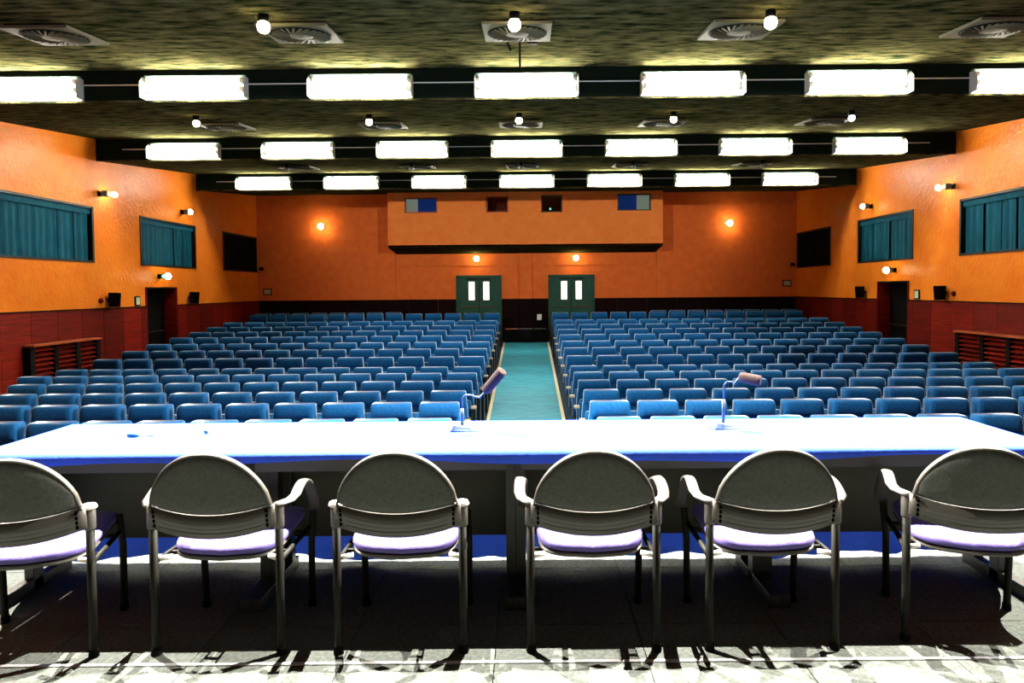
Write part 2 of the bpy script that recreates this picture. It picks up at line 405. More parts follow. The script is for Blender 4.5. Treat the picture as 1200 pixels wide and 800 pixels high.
# low barrier across the end of the aisle
br = empty('low_barrier', (-0.04, 19.75, fz(19.75)), label='low dark barrier across the far end of the central aisle', cat='barrier')
MB().box(-0.66, 0.66, -0.06, 0.06, 0, 0.38).build('barrier_panel', M['black'], br)
for x0, x1, m_ in ((-0.60, -0.24, 'wood_edge'), (-0.21, 0.18, 'chair_plastic'), (0.22, 0.56, 'chair_shell')):
    MB().box(x0, x1, -0.07, 0.07, 0.38, 0.405).build('trim_strip', M[m_], br)
so = MB().box(-0.07, 0.07, -0.02, 0, -0.09, 0.09).build('socket_plate', M['white'], loc=(0.36, BACK-0.03, H-0.86), bevel=0.01)
tag(so, 'small white socket plate low on the back wall between the double doors', 'socket')

# ------------------------------------------------------------------ floors
mb = MB()
ysf = [4.9, 11.2, 19.5, BACK+0.3]
for a, b in zip(ysf[:-1], ysf[1:]):
    za, zb = fz(a), fz(b)
    mb.add([(-9,a,za-0.2),(9,a,za-0.2),(9,b,zb-0.2),(-9,b,zb-0.2),(-9,a,za),(9,a,za),(9,b,zb),(-9,b,zb)],
           [(0,3,2,1),(4,5,6,7),(0,1,5,4),(1,2,6,5),(2,3,7,6),(3,0,4,7)])
mb.build('floor', M['aud_floor'])['kind'] = 'structure'
def ramp_strip(name, x0, x1, th, mat):
    m_ = MB()
    for a, b in ((5.0, 11.2), (11.2, 19.5)):
        za, zb = fz(a), fz(b)
        m_.add([(x0,a,za),(x1,a,za),(x1,b,zb),(x0,b,zb),(x0,a,za+th),(x1,a,za+th),(x1,b,zb+th),(x0,b,zb+th)],
               [(0,3,2,1),(4,5,6,7),(0,1,5,4),(1,2,6,5),(2,3,7,6),(3,0,4,7)])
    return m_.build(name, mat)
AX = -0.04
o = ramp_strip('aisle_carpet', AX-0.60, AX+0.60, 0.012, M['aisle']); tag(o, 'teal carpet runner down the central aisle between the seat blocks', 'carpet')
for s in (-1, 1):
    x0, x1 = sorted((AX+s*0.60, AX+s*0.655))
    o = ramp_strip('aisle_edge_strip', x0, x1, 0.02, M['strip'])
    tag(o, 'pale cream edging strip along the %s side of the teal aisle carpet' % ('left' if s < 0 else 'right'), 'strip')

# stage
st = MB().box(-9, 9, -3, 4.95, -0.2, -0.012).build('floor', M['stage']); st['kind'] = 'structure'
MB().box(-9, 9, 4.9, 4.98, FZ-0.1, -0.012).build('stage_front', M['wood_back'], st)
tl = MB().box(0.002, 0.598, 0.002, 0.598, -0.012, 0.0).build('carpet_tile', M['stage'], st, loc=(-0.14-0.6*6, 1.72-0.0, 0))
for i in range(12):
    for j in range(6):
        if i == 0 and j == 0: continue
        reuse('carpet_tile', tl, st, (-0.14-0.6*6 + 0.6*i, 1.72 + 0.6*j, 0))
o = MB().box(-4.2, 4.2, 2.612, 2.628, 0.0, 0.005).build('floor_strip', M['metal_strip'])
tag(o, 'thin pale metal strip across the carpet behind the row of chairs', 'strip')

# ------------------------------------------------------------------ fluorescent lights
def make_light():
    r = empty('fluorescent_light', (0, 0, 0))
    hw = 0.655
    # tray reflector against the riser, lip at its foot
    MB().add([(-hw,-0.012,0.25),(hw,-0.012,0.25),(hw,-0.012,0.0),(-hw,-0.012,0.0)],
             [(0,1,2,3)]).build('reflector', M['white'], r, solid=0.006, recalc=False)
    for sg in (-1, 1):
        x = sg*(hw+0.01)
        MB().add([(x,-0.012,0.0),(x,-0.17,0.0),(x,-0.17,0.20),(x,-0.10,0.27),(x,-0.012,0.27)], [(0,1,2,3,4)]).build('end_baffle', M['white'], r, solid=0.008, recalc=False)  # cheeks added to stop light spreading sideways between the fixtures
    bt = MB().box(-hw, hw, -0.075, -0.02, 0.25, 0.30).build('batten', M['batten'], r, bevel=0.006)
    for z in (0.22, 0.12):
        t = MB().tube([(-hw+0.05, -0.10, z), (hw-0.05, -0.10, z)], 0.021, 8).build('tube', M['tube'], r, smooth=True, recalc=False)
        for s in (-1, 1): MB().box(s*(hw-0.05)-0.012, s*(hw-0.05)+0.012, -0.125, -0.015, z-0.03, z+0.03).build('lamp_holder', M['white'], t)
    return r
proto = make_light(); DIM = None
ordn = ['leftmost', 'second from the left', 'third from the left', 'middle', 'third from the right', 'second from the right', 'rightmost']
rown = ['overhead row above the table', 'nearest visible ceiling row', 'middle ceiling row', 'farthest ceiling row']
first = True
for r_, y in ((1, TEETH[3]), (2, TEETH[4]), (3, TEETH[5]), (0, TEETH[2])):
    for k in range(7):
        o = proto if first else copy_tree(proto); first = False
        o.location = (0.01 + 2.145*(k-3), y, ZB + 0.012)
        if r_ == 0:
            for ch in o.children:
                if ch.name.startswith('tube'):
                    if DIM is None: DIM = ch.data.copy(); DIM.materials[0] = M['tube_dim']
                    if o is not proto: ch.data = DIM
        tag(o, 'twin tube fluorescent light, %s in the %s' % (ordn[k], rown[r_]), 'ceiling light', 'fluorescent lights in the %s' % rown[r_])
    c = MB().tube([(-7.6, y-0.05, ZB+0.20), (7.6, y-0.05, ZB+0.20)], 0.008, 6).build('conduit', M['white'])
    tag(c, 'thin conduit running between the lights of the %s' % rown[r_], 'conduit', None)

# ------------------------------------------------------------------ vents and small spots in the ceiling
TH = math.atan(SLOPE)
def make_vent():
    r = empty('ceiling_vent')
    MB().box(-0.35, 0.35, -0.35, 0.35, -0.05, -0.02).build('plate', M['vent'], r, bevel=0.006)
    MB().box(-0.30, 0.30, -0.30, 0.30, -0.02, 0.02).build('neck', M['vent_dark'], r)
    d = MB().lathe([(0.31, -0.055), (0.31, -0.049)], 28).build('swirl_opening', M['vent_dark'], r)
    b = MB()
    for k in range(26):
        a = 2*PI*k/26
        p0 = Vector((0.13*math.cos(a), 0.13*math.sin(a), -0.060)); p1 = Vector((0.29*math.cos(a+0.42), 0.29*math.sin(a+0.42), -0.058))
        n = (p1-p0).normalized().cross(Vector((0,0,1)))*0.011
        b.add([p0-n, p0+n, p1+n, p1-n, p0-n+Vector((0,0,-0.012)), p0+n+Vector((0,0,-0.004)), p1+n+Vector((0,0,-0.004)), p1-n+Vector((0,0,-0.012))],
              [(0,3,2,1),(4,5,6,7),(0,1,5,4),(1,2,6,5),(2,3,7,6),(3,0,4,7)])
    b.build('swirl_blades', M['vent'], r)
    MB().lathe([(0.12, -0.055), (0.12, -0.068), (0.02, -0.074)], 18).build('hub', M['vent'], r, smooth=False)
    return r
pv = make_vent(); first = True
VX = [-4.87, -2.32, -0.08, 2.22, 4.85]
vl = ['far left', 'left', 'central', 'right', 'far right']
vrow = ['nearest visible ceiling panel', 'second ceiling panel', 'third ceiling panel']
for r_, y in enumerate((7.17, 11.2, 14.7)):
    for k in range(5):
        o = pv if first else copy_tree(pv); first = False
        o.location = (VX[k], y, cz(y)); o.rotation_euler = (TH, 0, 0)
        tag(o, '%s square swirl vent in the %s' % (vl[k], vrow[r_]), 'vent', 'swirl vents in the ceiling')
def make_spot(lit, rad):
    r = empty('ceiling_spot')
    MB().lathe([(0.05, 0.03), (0.05, -0.05), (0.035, -0.07)], 12).build('spot_can', M['black'], r, smooth=True)
    MB().ball((0, 0, -0.07-rad*0.6), rad).build('spot_lens', lit, r, smooth=True)
    return r
sa = {}
for r_, (y, xs_) in enumerate(((6.62, (-4.9, -2.50, -0.10, 2.35, 4.8)), (10.25, (-4.9, -2.33, -0.10, 2.2, 4.85)), (14.1, (-4.9, -2.35, -0.10, 2.2, 4.85)))):
    for k, x in enumerate(xs_):
        if r_ == 0 and k in (0, 4): continue
        kind = 'off' if r_ == 2 else ('cool' if (r_ == 1 and k == 4) else 'on')
        rad = 0.062 if r_ == 0 else 0.05
        key = (kind, rad)
        if key not in sa:
            sa[key] = make_spot({'on': M['globe'], 'off': M['batten'], 'cool': M['globe_cool']}[kind], rad); o = sa[key]
        else: o = copy_tree(sa[key])
        o.location = (x, y, cz(y)-0.01)
        tag(o, '%s ceiling spot, the %s one in the %s' % ({'on': 'warm lit', 'off': 'unlit dark', 'cool': 'bluish lit'}[kind], vl[k], vrow[r_]), 'spotlight', 'small ceiling spots')
cm = empty('ceiling_mount', (-0.06, 7.75, cz(7.75)), label='dark hanging rod and brackets behind the central near vent', cat='mount')
MB().tube([(0, 0, 0), (0, 0.0, -0.30)], 0.012, 8).build('rod', M['black'], cm)
MB().box(0.09, 0.20, -0.02, 0.02, -0.02, 0).build('flat_bracket', M['black'], cm)
MB().tube([(-0.14, 0, 0), (-0.10, 0, -0.09)], 0.015, 6).build('slanted_bracket', M['black'], cm)

# ------------------------------------------------------------------ stage spots over the table (real lamps on the ceiling)
for i, (x, y) in enumerate(SPOT_POS):
    zc = cz(y)
    r = empty('stage_spotlight', (x, y, zc-0.22))
    tag(r, 'black stage spotlight on the ceiling over the table, %s of four' % ['leftmost', 'second', 'third', 'rightmost'][i], 'spotlight', 'stage spotlights over the table')
    MB().lathe([(0.075, -0.02), (0.075, 0.02), (0.06, 0.14), (0.03, 0.16)], 14).build('lamp_housing', M['black'], r, smooth=True)
    MB().tube([(0, 0, 0.15), (0, 0, 0.235)], 0.012, 6).build('yoke', M['black'], r)
    ld = bpy.data.lights.new('lamp', 'SPOT'); ld.energy = SPOT_W; ld.color = (1.0, 0.93, 0.84)
    ld.spot_size = math.radians(118); ld.spot_blend = 0.6; ld.shadow_soft_size = 0.01
    lo = bpy.data.objects.new('lamp', ld); COL.objects.link(lo); lo.parent = r; lo.location = (0, 0, -0.04)
    aim = Vector((0.35*x, 3.2, 0.4)) - Vector((x, y, zc-0.26))
    lo.rotation_euler = aim.to_track_quat('-Z', 'Y').to_euler()

for s_, lab in ((-1, 'left'), (1, 'right')):          # unseen fill floods added behind the camera to brighten the far end of the hall
    r = empty('fill_floodlight', (s_*5.0, -0.9, cz(-0.9)-0.25)); tag(r, 'black floodlight added out of view behind the camera as fill, %s side' % lab, 'floodlight')
    MB().box(-0.12, 0.12, -0.08, 0.05, -0.09, 0.09).build('lamp_housing', M['black'], r, bevel=0.01)
    MB().tube([(0, 0, 0.09), (0, 0, 0.26)], 0.012, 6).build('yoke', M['black'], r)
    ld = bpy.data.lights.new('lamp', 'SPOT'); ld.energy = FLOOD_W; ld.color = (1.0, 0.95, 0.88)
    ld.spot_size = math.radians(38); ld.spot_blend = 0.7; ld.shadow_soft_size = 0.08
    lo = bpy.data.objects.new('lamp', ld); COL.objects.link(lo); lo.parent = r; lo.location = (0, 0.12, 0)
    aim = Vector((-s_*0.5, BACK, H+1.0)) - Vector((s_*5.0, -0.78, cz(-0.9)-0.25))
    lo.rotation_euler = aim.to_track_quat('-Z', 'Y').to_euler()

# ------------------------------------------------------------------ wall lamps, speakers, signs
def wall_lamp(name, x, y, z, n, label, rad=0.06, off=0.0, green=False, watt=0.0):
    """n: unit direction away from the wall"""
    n = Vector(n); s = Vector((-n.y, n.x, 0))
    r = empty(name, (x, y, z), label=label, cat='lamp', group='small wall lamps')
    a = MB().tube([(0,0,0), n*0.12], 0.02, 6)
    c = n*0.02; a.box(-0.05 if abs(n.x) < 0.5 else min(0, n.x*0.03), 0.05 if abs(n.x) < 0.5 else max(0, n.x*0.03),
                      -0.05 if abs(n.y) < 0.5 else min(0, n.y*0.03), 0.05 if abs(n.y) < 0.5 else max(0, n.y*0.03), -0.05, 0.05)
    a.build('bracket', M['black'], r)
    p = n*0.15 + s*off
    MB().box(*sum([[q-0.055, q+0.055] for q in (n*0.13)], [])).build('lamp_box', M['batten'], r, bevel=0.01)
    MB().ball(n*0.13 + s*(off if off else 0.0) + n*(0.07), rad).build('lamp_globe', M['globe'], r, smooth=True)
    if green: MB().ball(n*0.16 - s*0.09*(1 if off >= 0 else -1), 0.035).build('green_lens', M['globe_green'], r, smooth=True)
    return r
for side, sx in (('left', -1), ('right', 1)):
    wall_lamp('wall_lamp', sx*WX, 13.04, H+1.87, (-sx, 0, 0), 'lit lamp with bracket high on the %s wall between the two curtained windows' % side, 0.055, off=0.16*(1 if sx < 0 else -1)*1)
    wall_lamp('wall_lamp', sx*WX, 16.15, H+1.87, (-sx, 0, 0), 'lit lamp above the far corner of the second curtained window, %s wall' % side, 0.06, green=(sx > 0))
    wall_lamp('wall_lamp', sx*WX, 15.07, H+0.34, (-sx, 0, 0), 'lit lamp just above the dark side doorway, %s wall' % side, 0.07, green=True)
    # speakers
    for y, lab in ((13.22, 'nearer the stage'), (16.4, 'beyond the side doorway')):
        sp = empty('wall_speaker', (sx*WX, y, WAIN+0.15), label='small black speaker on the %s wall %s' % (side, lab), cat='speaker', group='small black wall speakers')
        MB().box(-0.02, 0.02, -0.03, 0.03, -0.03, 0.03).tube([(0,0,0), (-sx*0.06,0,0)], 0.015, 6).build('bracket', M['black'], sp)
        MB().add([(-sx*0.06,-0.09,-0.14),(-sx*0.06,0.09,-0.14),(-sx*0.20,0.07,-0.14),(-sx*0.20,-0.07,-0.14),(-sx*0.06,-0.09,0.14),(-sx*0.06,0.09,0.14),(-sx*0.22,0.07,0.14),(-sx*0.22,-0.07,0.14)],
                 [(0,3,2,1),(4,5,6,7),(0,1,5,4),(1,2,6,5),(2,3,7,6),(3,0,4,7)]).build('speaker_box', M['black'], sp, bevel=0.01)
        MB().add([(-sx*0.206,-0.055,-0.12),(-sx*0.206,0.055,-0.12),(-sx*0.226,0.055,0.12),(-sx*0.226,-0.055,0.12)], [(0,1,2,3)]).build('speaker_grille', M['slot'], sp, solid=0.004)
    kb = MB().lathe([(0.05, 0), (0.05, 0.03), (0.03, 0.05)], 12, Matrix.Rotation(-sx*PI/2, 4, 'Y')).build('round_fitting', M['wood'], loc=(sx*WX, 12.98, WAIN+0.14))
    tag(kb, 'small round dark fitting on the %s wall beside the nearer speaker' % side, 'fitting')
    sg = empty('framed_notice', (sx*WX, 14.2, WAIN+0.11), label='small framed pale green notice beside the doorway in the %s wall' % side, cat='notice')
    MB().box(*sorted((0, -sx*0.025)), -0.09, 0.09, -0.10, 0.10).build('notice_frame', M['black'], sg)
    MB().box(*sorted((-sx*0.025, -sx*0.029)), -0.065, 0.065, -0.075, 0.075).build('notice_sheet', M['sign_paper'], sg)
    # louvred grille
    gr = empty('wall_grille', (sx*WX, 0, 0), label='wooden louvred grille cover standing against the %s wall panelling' % side, cat='grille')
    zt = H-0.84; zb = FZ; D = 0.16
    MB().box(*sorted((-sx*0.03, -sx*(D+0.05))), GR[0]-0.35*(sx > 0)-0.03, GR[1]+0.03, zt-0.03, zt).build('shelf', M['wood_edge'], gr)
    posts = [GR[0] + (GR[1]-GR[0])*k/3 for k in range(4)]
    if sx > 0: posts = [GR[0]-0.3, GR[0]+0.35, GR[0]+1.0, GR[1]]
    for p in posts: MB().box(*sorted((-sx*0.03, -sx*D)), p-0.05, p+0.05, zb, zt-0.03).build('post', M['black'], gr)
    for p, q in zip(posts[:-1], posts[1:]):
        for k in range(14):
            z = zt-0.10-0.08*k
            MB().add([(-sx*0.05,p+0.05,z+0.03),(-sx*0.05,q-0.05,z+0.03),(-sx*(D-0.01),q-0.05,z-0.015),(-sx*(D-0.01),p+0.05,z-0.015),
                      (-sx*0.05,p+0.05,z+0.045),(-sx*0.05,q-0.05,z+0.045),(-sx*(D-0.01),q-0.05,z),(-sx*(D-0.01),p+0.05,z)],
                     [(0,3,2,1),(4,5,6,7),(0,1,5,4),(1,2,6,5),(2,3,7,6),(3,0,4,7)]).build('slat', M['wood'], gr)
for x, lab in ((-6.13, 'left'), (6.05, 'right')):
    wall_lamp('wall_lamp', x, BACK, H+1.9, (0, -1, 0), 'lit lamp high on the back wall, %s of the projection booth' % lab, 0.09, green=(x > 0))
for x, lab in ((-1.50, 'left'), (1.46, 'right')):
    wall_lamp('wall_lamp', x, BACK-0.05, H+0.9, (0, -1, 0), 'lit lamp under the booth above the %s double door' % lab, 0.08)
for x, z, lab in ((-7.83, H-0.03, 'left'), (7.83, H+0.10, 'right')):
    pl = empty('wall_plate', (x, BACK, z), label='small tan framed plate near the %s end of the back wall' % lab, cat='plate')
    MB().box(-0.13, 0.13, -0.02, 0, -0.10, 0.10).build('plate_frame', M['frame'], pl)
    MB().box(-0.10, 0.10, -0.026, -0.02, -0.07, 0.07).build('plate_sheet', M['plate'], pl)
    kn = MB().box(-0.05, 0.05, -0.10, 0, -0.05, 0.05).build('wall_sensor', M['black'], loc=(math.copysign(7.98, x), BACK, H+0.66), bevel=0.01)
    tag(kn, 'tiny black box at the %s corner of the back wall below the dark window' % lab, 'sensor')

# ------------------------------------------------------------------ auditorium seats
def ring(hw, y0, y1, z, c=0.03, rec=0.0):
    c = min(c, (y1-y0)*0.45)
    return [(-hw+c, y0, z), (-hw*0.70, y0+rec, z), (hw*0.70, y0+rec, z), (hw-c, y0, z), (hw, y0+c, z), (hw, y1-c, z), (hw-c, y1, z), (-hw+c, y1, z), (-hw, y1-c, z), (-hw, y0+c, z)]
def loft(rows, c=0.03):
    m_ = MB(); vs = []; fs = []; n = 10
    for row in rows: vs += ring(*row[:4], c, row[4] if len(row) > 4 else 0.0)
    for i in range(len(rows)-1):
        for k in range(n): fs.append((i*n+k, i*n+(k+1) % n, (i+1)*n+(k+1) % n, (i+1)*n+k))
    fs += [tuple(reversed(range(n))), tuple(range((len(rows)-1)*n, len(rows)*n))]
    return m_.add(vs, fs)
def make_seat():
    r = empty('auditorium_seat')
    # origin at floor under the backrest top; the seat looks towards the stage (-y)
    loft([(0.245, -0.14, -0.03, 0.26, 0.02), (0.246, -0.15, -0.02, 0.42, 0.05), (0.248, -0.14, 0.0, 0.60, 0.065), (0.236, -0.125, 0.02, 0.735, 0.06),
          (0.228, -0.128, 0.032, 0.765, 0.05), (0.226, -0.130, 0.034, 0.772, 0.0), (0.219, -0.128, 0.045, 0.875), (0.216, -0.118, 0.048, 0.905), (0.208, -0.095, 0.04, 0.918)], 0.018).build('backrest', M['seat'], r, smooth=True)
    loft([(0.215, -0.22, -0.13, 0.36), (0.225, -0.27, -0.15, 0.44), (0.225, -0.28, -0.16, 0.60), (0.21, -0.25, -0.17, 0.68)], 0.03).build('seat_cushion', M['seat'], r, smooth=True)
    MB().box(-0.22, 0.22, -0.02, 0.01, 0.22, 0.62).build('back_shell', M['seat_dark'], r)
    return r
def arm_mesh():
    return (MB().box(-0.02, 0.02, -0.40, -0.16, 0.02, 0.58).box(-0.02, 0.02, -0.42, 0.02, 0.0, 0.02), MB().box(-0.022, 0.022, -0.47, -0.16, 0.58, 0.612))
SEAT = make_seat()
am, cp = arm_mesh()
ARM = am.build('arm_standard', M['seat_dark'], SEAT, bevel=0.0); ARM.location = (-0.27, 0, 0)
PAD = cp.build('arm_pad', M['seat_dark'], SEAT, bevel=0.012); PAD.location = (-0.27, 0, 0)
CAP = None
ROWS = [6.85, 7.67, 8.53, 9.45, 10.35, 11.2, 12.15, 13.02, 13.85, 14.75, 15.6, 16.45, 17.35, 19.0]
ordw = ['aisle seat', 'second seat', 'third seat', 'fourth seat', 'fifth seat', 'sixth seat', 'seventh seat', 'eighth seat', 'ninth seat', 'tenth seat', 'eleventh seat', 'twelfth seat', 'outermost seat by wall']
roww = ['front row', 'second row', 'third row', 'fourth row', 'fifth row', 'sixth row', 'seventh row', 'eighth row', 'ninth row', 'tenth row', 'eleventh row', 'twelfth row', 'thirteenth row', 'last row']
spots_ = []
for r_, y in enumerate(ROWS):
    for s in (-1, 1):
        for k in range(13):
            x = AX + s*(0.955 + 0.54*k)
            if (600*y/800 + 0.35) < abs(x): continue
            spots_.append((r_, y, s, k, x))
print('seats in view', len(spots_))
ind = spots_[:300]; rest = spots_[300:]
first = True
capm = MB().box(-0.036, 0.036, -0.475, -0.38, 0.602, 0.635)
for r_, y, s, k, x in ind:
    o = SEAT if first else copy_tree(SEAT)
    zc = fz(y)
    jit = random.uniform(-0.006, 0.006)
    o.location = (x, y, zc - (0.03 if r_ == 0 else 0.0)); o.rotation_euler = (0, 0, 0)
    tone = ' '
    tag(o, 'blue auditorium seat, %s block, %s, %s' % ('left' if s < 0 else 'right', roww[r_], ordw[k]), 'seat', 'blue auditorium seats')
    if s < 0:
        for ch in o.children:
            if ch.name.startswith('arm_'): ch.location = (0.27, 0, 0)
    if k == 0:
        if CAP is None:
            c = capm.build('arm_cap', M['cap'], o, bevel=0.01); CAP = c
            CAP['label'] = 'cream end cap'
            c.location = (-0.27*s, 0, 0)
        else:
            c = CAP.copy(); COL.objects.link(c); c.parent = o; c.location = (-0.27*s, 0, 0)
    if s < 0 and first:
        pass
    first = False
# the far seats beyond the counted ones
mbs = MB()
deps = [(SEAT_c, SEAT_c.data) for SEAT_c in SEAT.children if not SEAT_c.name.startswith('arm_cap')]
extra = [(14, 19.85, s, k, AX+s*(0.955+0.54*k+0.2)) for s in (-1, 1) for k in range(5, 13)]
for r_, y, s, k, x in rest + extra:
    for ch, me in deps:
        dx = (-0.27*s) if ch.name.startswith('arm_') else 0
        mbs.cur = 0 if me.materials[0] == M['seat'] else 1
        zc = fz(y) + (0.0 if r_ < 14 else -0.025)
        mbs.add([(v.co.x + x + dx, v.co.y + y, v.co.z + zc) for v in me.vertices], [tuple(p.vertices) for p in me.polygons])
o = mbs.build('auditorium_seats', [M['seat'], M['seat_dark']], smooth=True, recalc=False)
tag(o, 'dim far rows of blue auditorium seats in front of the back wall', 'seats', kind='stuff')

# ------------------------------------------------------------------ tables on the stage
TX0, TX1, TY0, TY1, TZ = -2.47, 2.34, 3.02, 3.72, 0.735
TWD = (TX1-TX0)/4
tn = ['leftmost', 'second from the left', 'second from the right', 'rightmost']
for i in range(4):
    x0 = TX0 + TWD*i
    t = empty('folding_table', (x0+TWD/2, (TY0+TY1)/2, 0), label='dark metal table under the long blue cloth, %s of four' % tn[i], cat='table', group='tables under the long cloth')
    hw = TWD/2 - 0.004; hd = (TY1-TY0)/2
    MB().box(-hw, hw, -hd, hd, TZ-0.03, TZ-0.002).build('table_top', M['panel_grey'], t)
    MB().box(-hw+0.03, hw-0.03, -hd+0.03, -hd+0.06, TZ-0.09, TZ-0.03).build('apron', M['desk'], t)
    MB().box(-hw, hw, hd-0.19, hd-0.17, 0.175, TZ-0.03).build('modesty_panel', M['panel_grey'], t)
    for s in (-1, 1):
        xc = s*(hw-0.020)
        MB().box(xc-0.024, xc+0.024, -hd+0.27, -hd+0.34, 0.0, TZ-0.03).build('leg', M['desk'], t, bevel=0.004)
        MB().box(xc-0.024, xc+0.024, hd-0.25, hd-0.20, 0.05, TZ-0.03).build('leg', M['desk'], t, bevel=0.004)
        MB().box(xc-0.024, xc+0.024, -hd+0.03, hd-0.15, 0.0, 0.06).build('foot', M['desk'], t, bevel=0.004)

# tablecloth
NX, NY = 121, 6
cl = MB()
rows = []
def wob(x, a, f, p): return a*math.sin(x*f+p)
def dropn(x): return 0.040 + 0.010*math.sin(x*2.1+0.5) + 0.008*math.sin(x*5.3+2)
prof_n = 16
def cloth_pt(i, j):
    t = i/(NX-1); x = TX0-0.012 + (TX1-TX0+0.024)*t
    w = 0.014*math.sin(x*19) + 0.012*math.sin(x*31+1.3) + 0.008*math.sin(x*7+0.4)
    dn = dropn(x)
    hemz = 0.045 + 0.015*math.sin(x*3.1+0.7) + 0.012*math.sin(x*8.7)
    pr = [(TY0-0.016, TZ-dn), (TY0-0.018, TZ-dn*0.4), (TY0-0.010, TZ+0.001), (TY0+0.008, TZ+0.007),
          (TY0+0.2, TZ+0.006), (TY0+0.4, TZ+0.006), (TY1-0.02, TZ+0.007), (TY1+0.008, TZ+0.001), (TY1+0.014, TZ-0.03),
          (TY1+0.005+w*0.2, 0.60), (TY1-0.02+w*0.5, 0.45), (TY1-0.05+w*0.8, 0.28), (TY1-0.095+w, 0.15), (TY1-0.130+w*1.2, hemz+0.03), (TY1-0.135+w*1.2, hemz)]
    y, z = pr[j]
    if z < TZ-0.04 and j > 8: y = min(y, TY1+0.012); y = max(y, TY1-0.155)
    return (x, y, z)
cl.grid(cloth_pt, NX, 15)
# end drapes: short near the chairs, long at the far corner
for xe, sgn in ((TX0-0.012, -1), (TX1+0.012, 1)):
    def ep(i, j, xe=xe, sgn=sgn):
        y = TY0-0.010 + (TY1+0.02-TY0)*i/24
        long = 1/(1+math.exp(-(y-3.24)*22))
        dr = 0.055 + (0.62)*long + 0.01*math.sin(y*30)
        f = j/7
        return (xe + sgn*(0.012*math.sin(f*2.0) + 0.02*long*f*math.sin(y*26)), y, TZ + 0.001 - dr*f)
    cl.grid(ep, 25, 8)
tc = cl.build('tablecloth', M['cloth'], smooth=True, recalc=False)
tag(tc, 'long pale blue cloth over the stage tables, hanging down on the audience side', 'tablecloth')

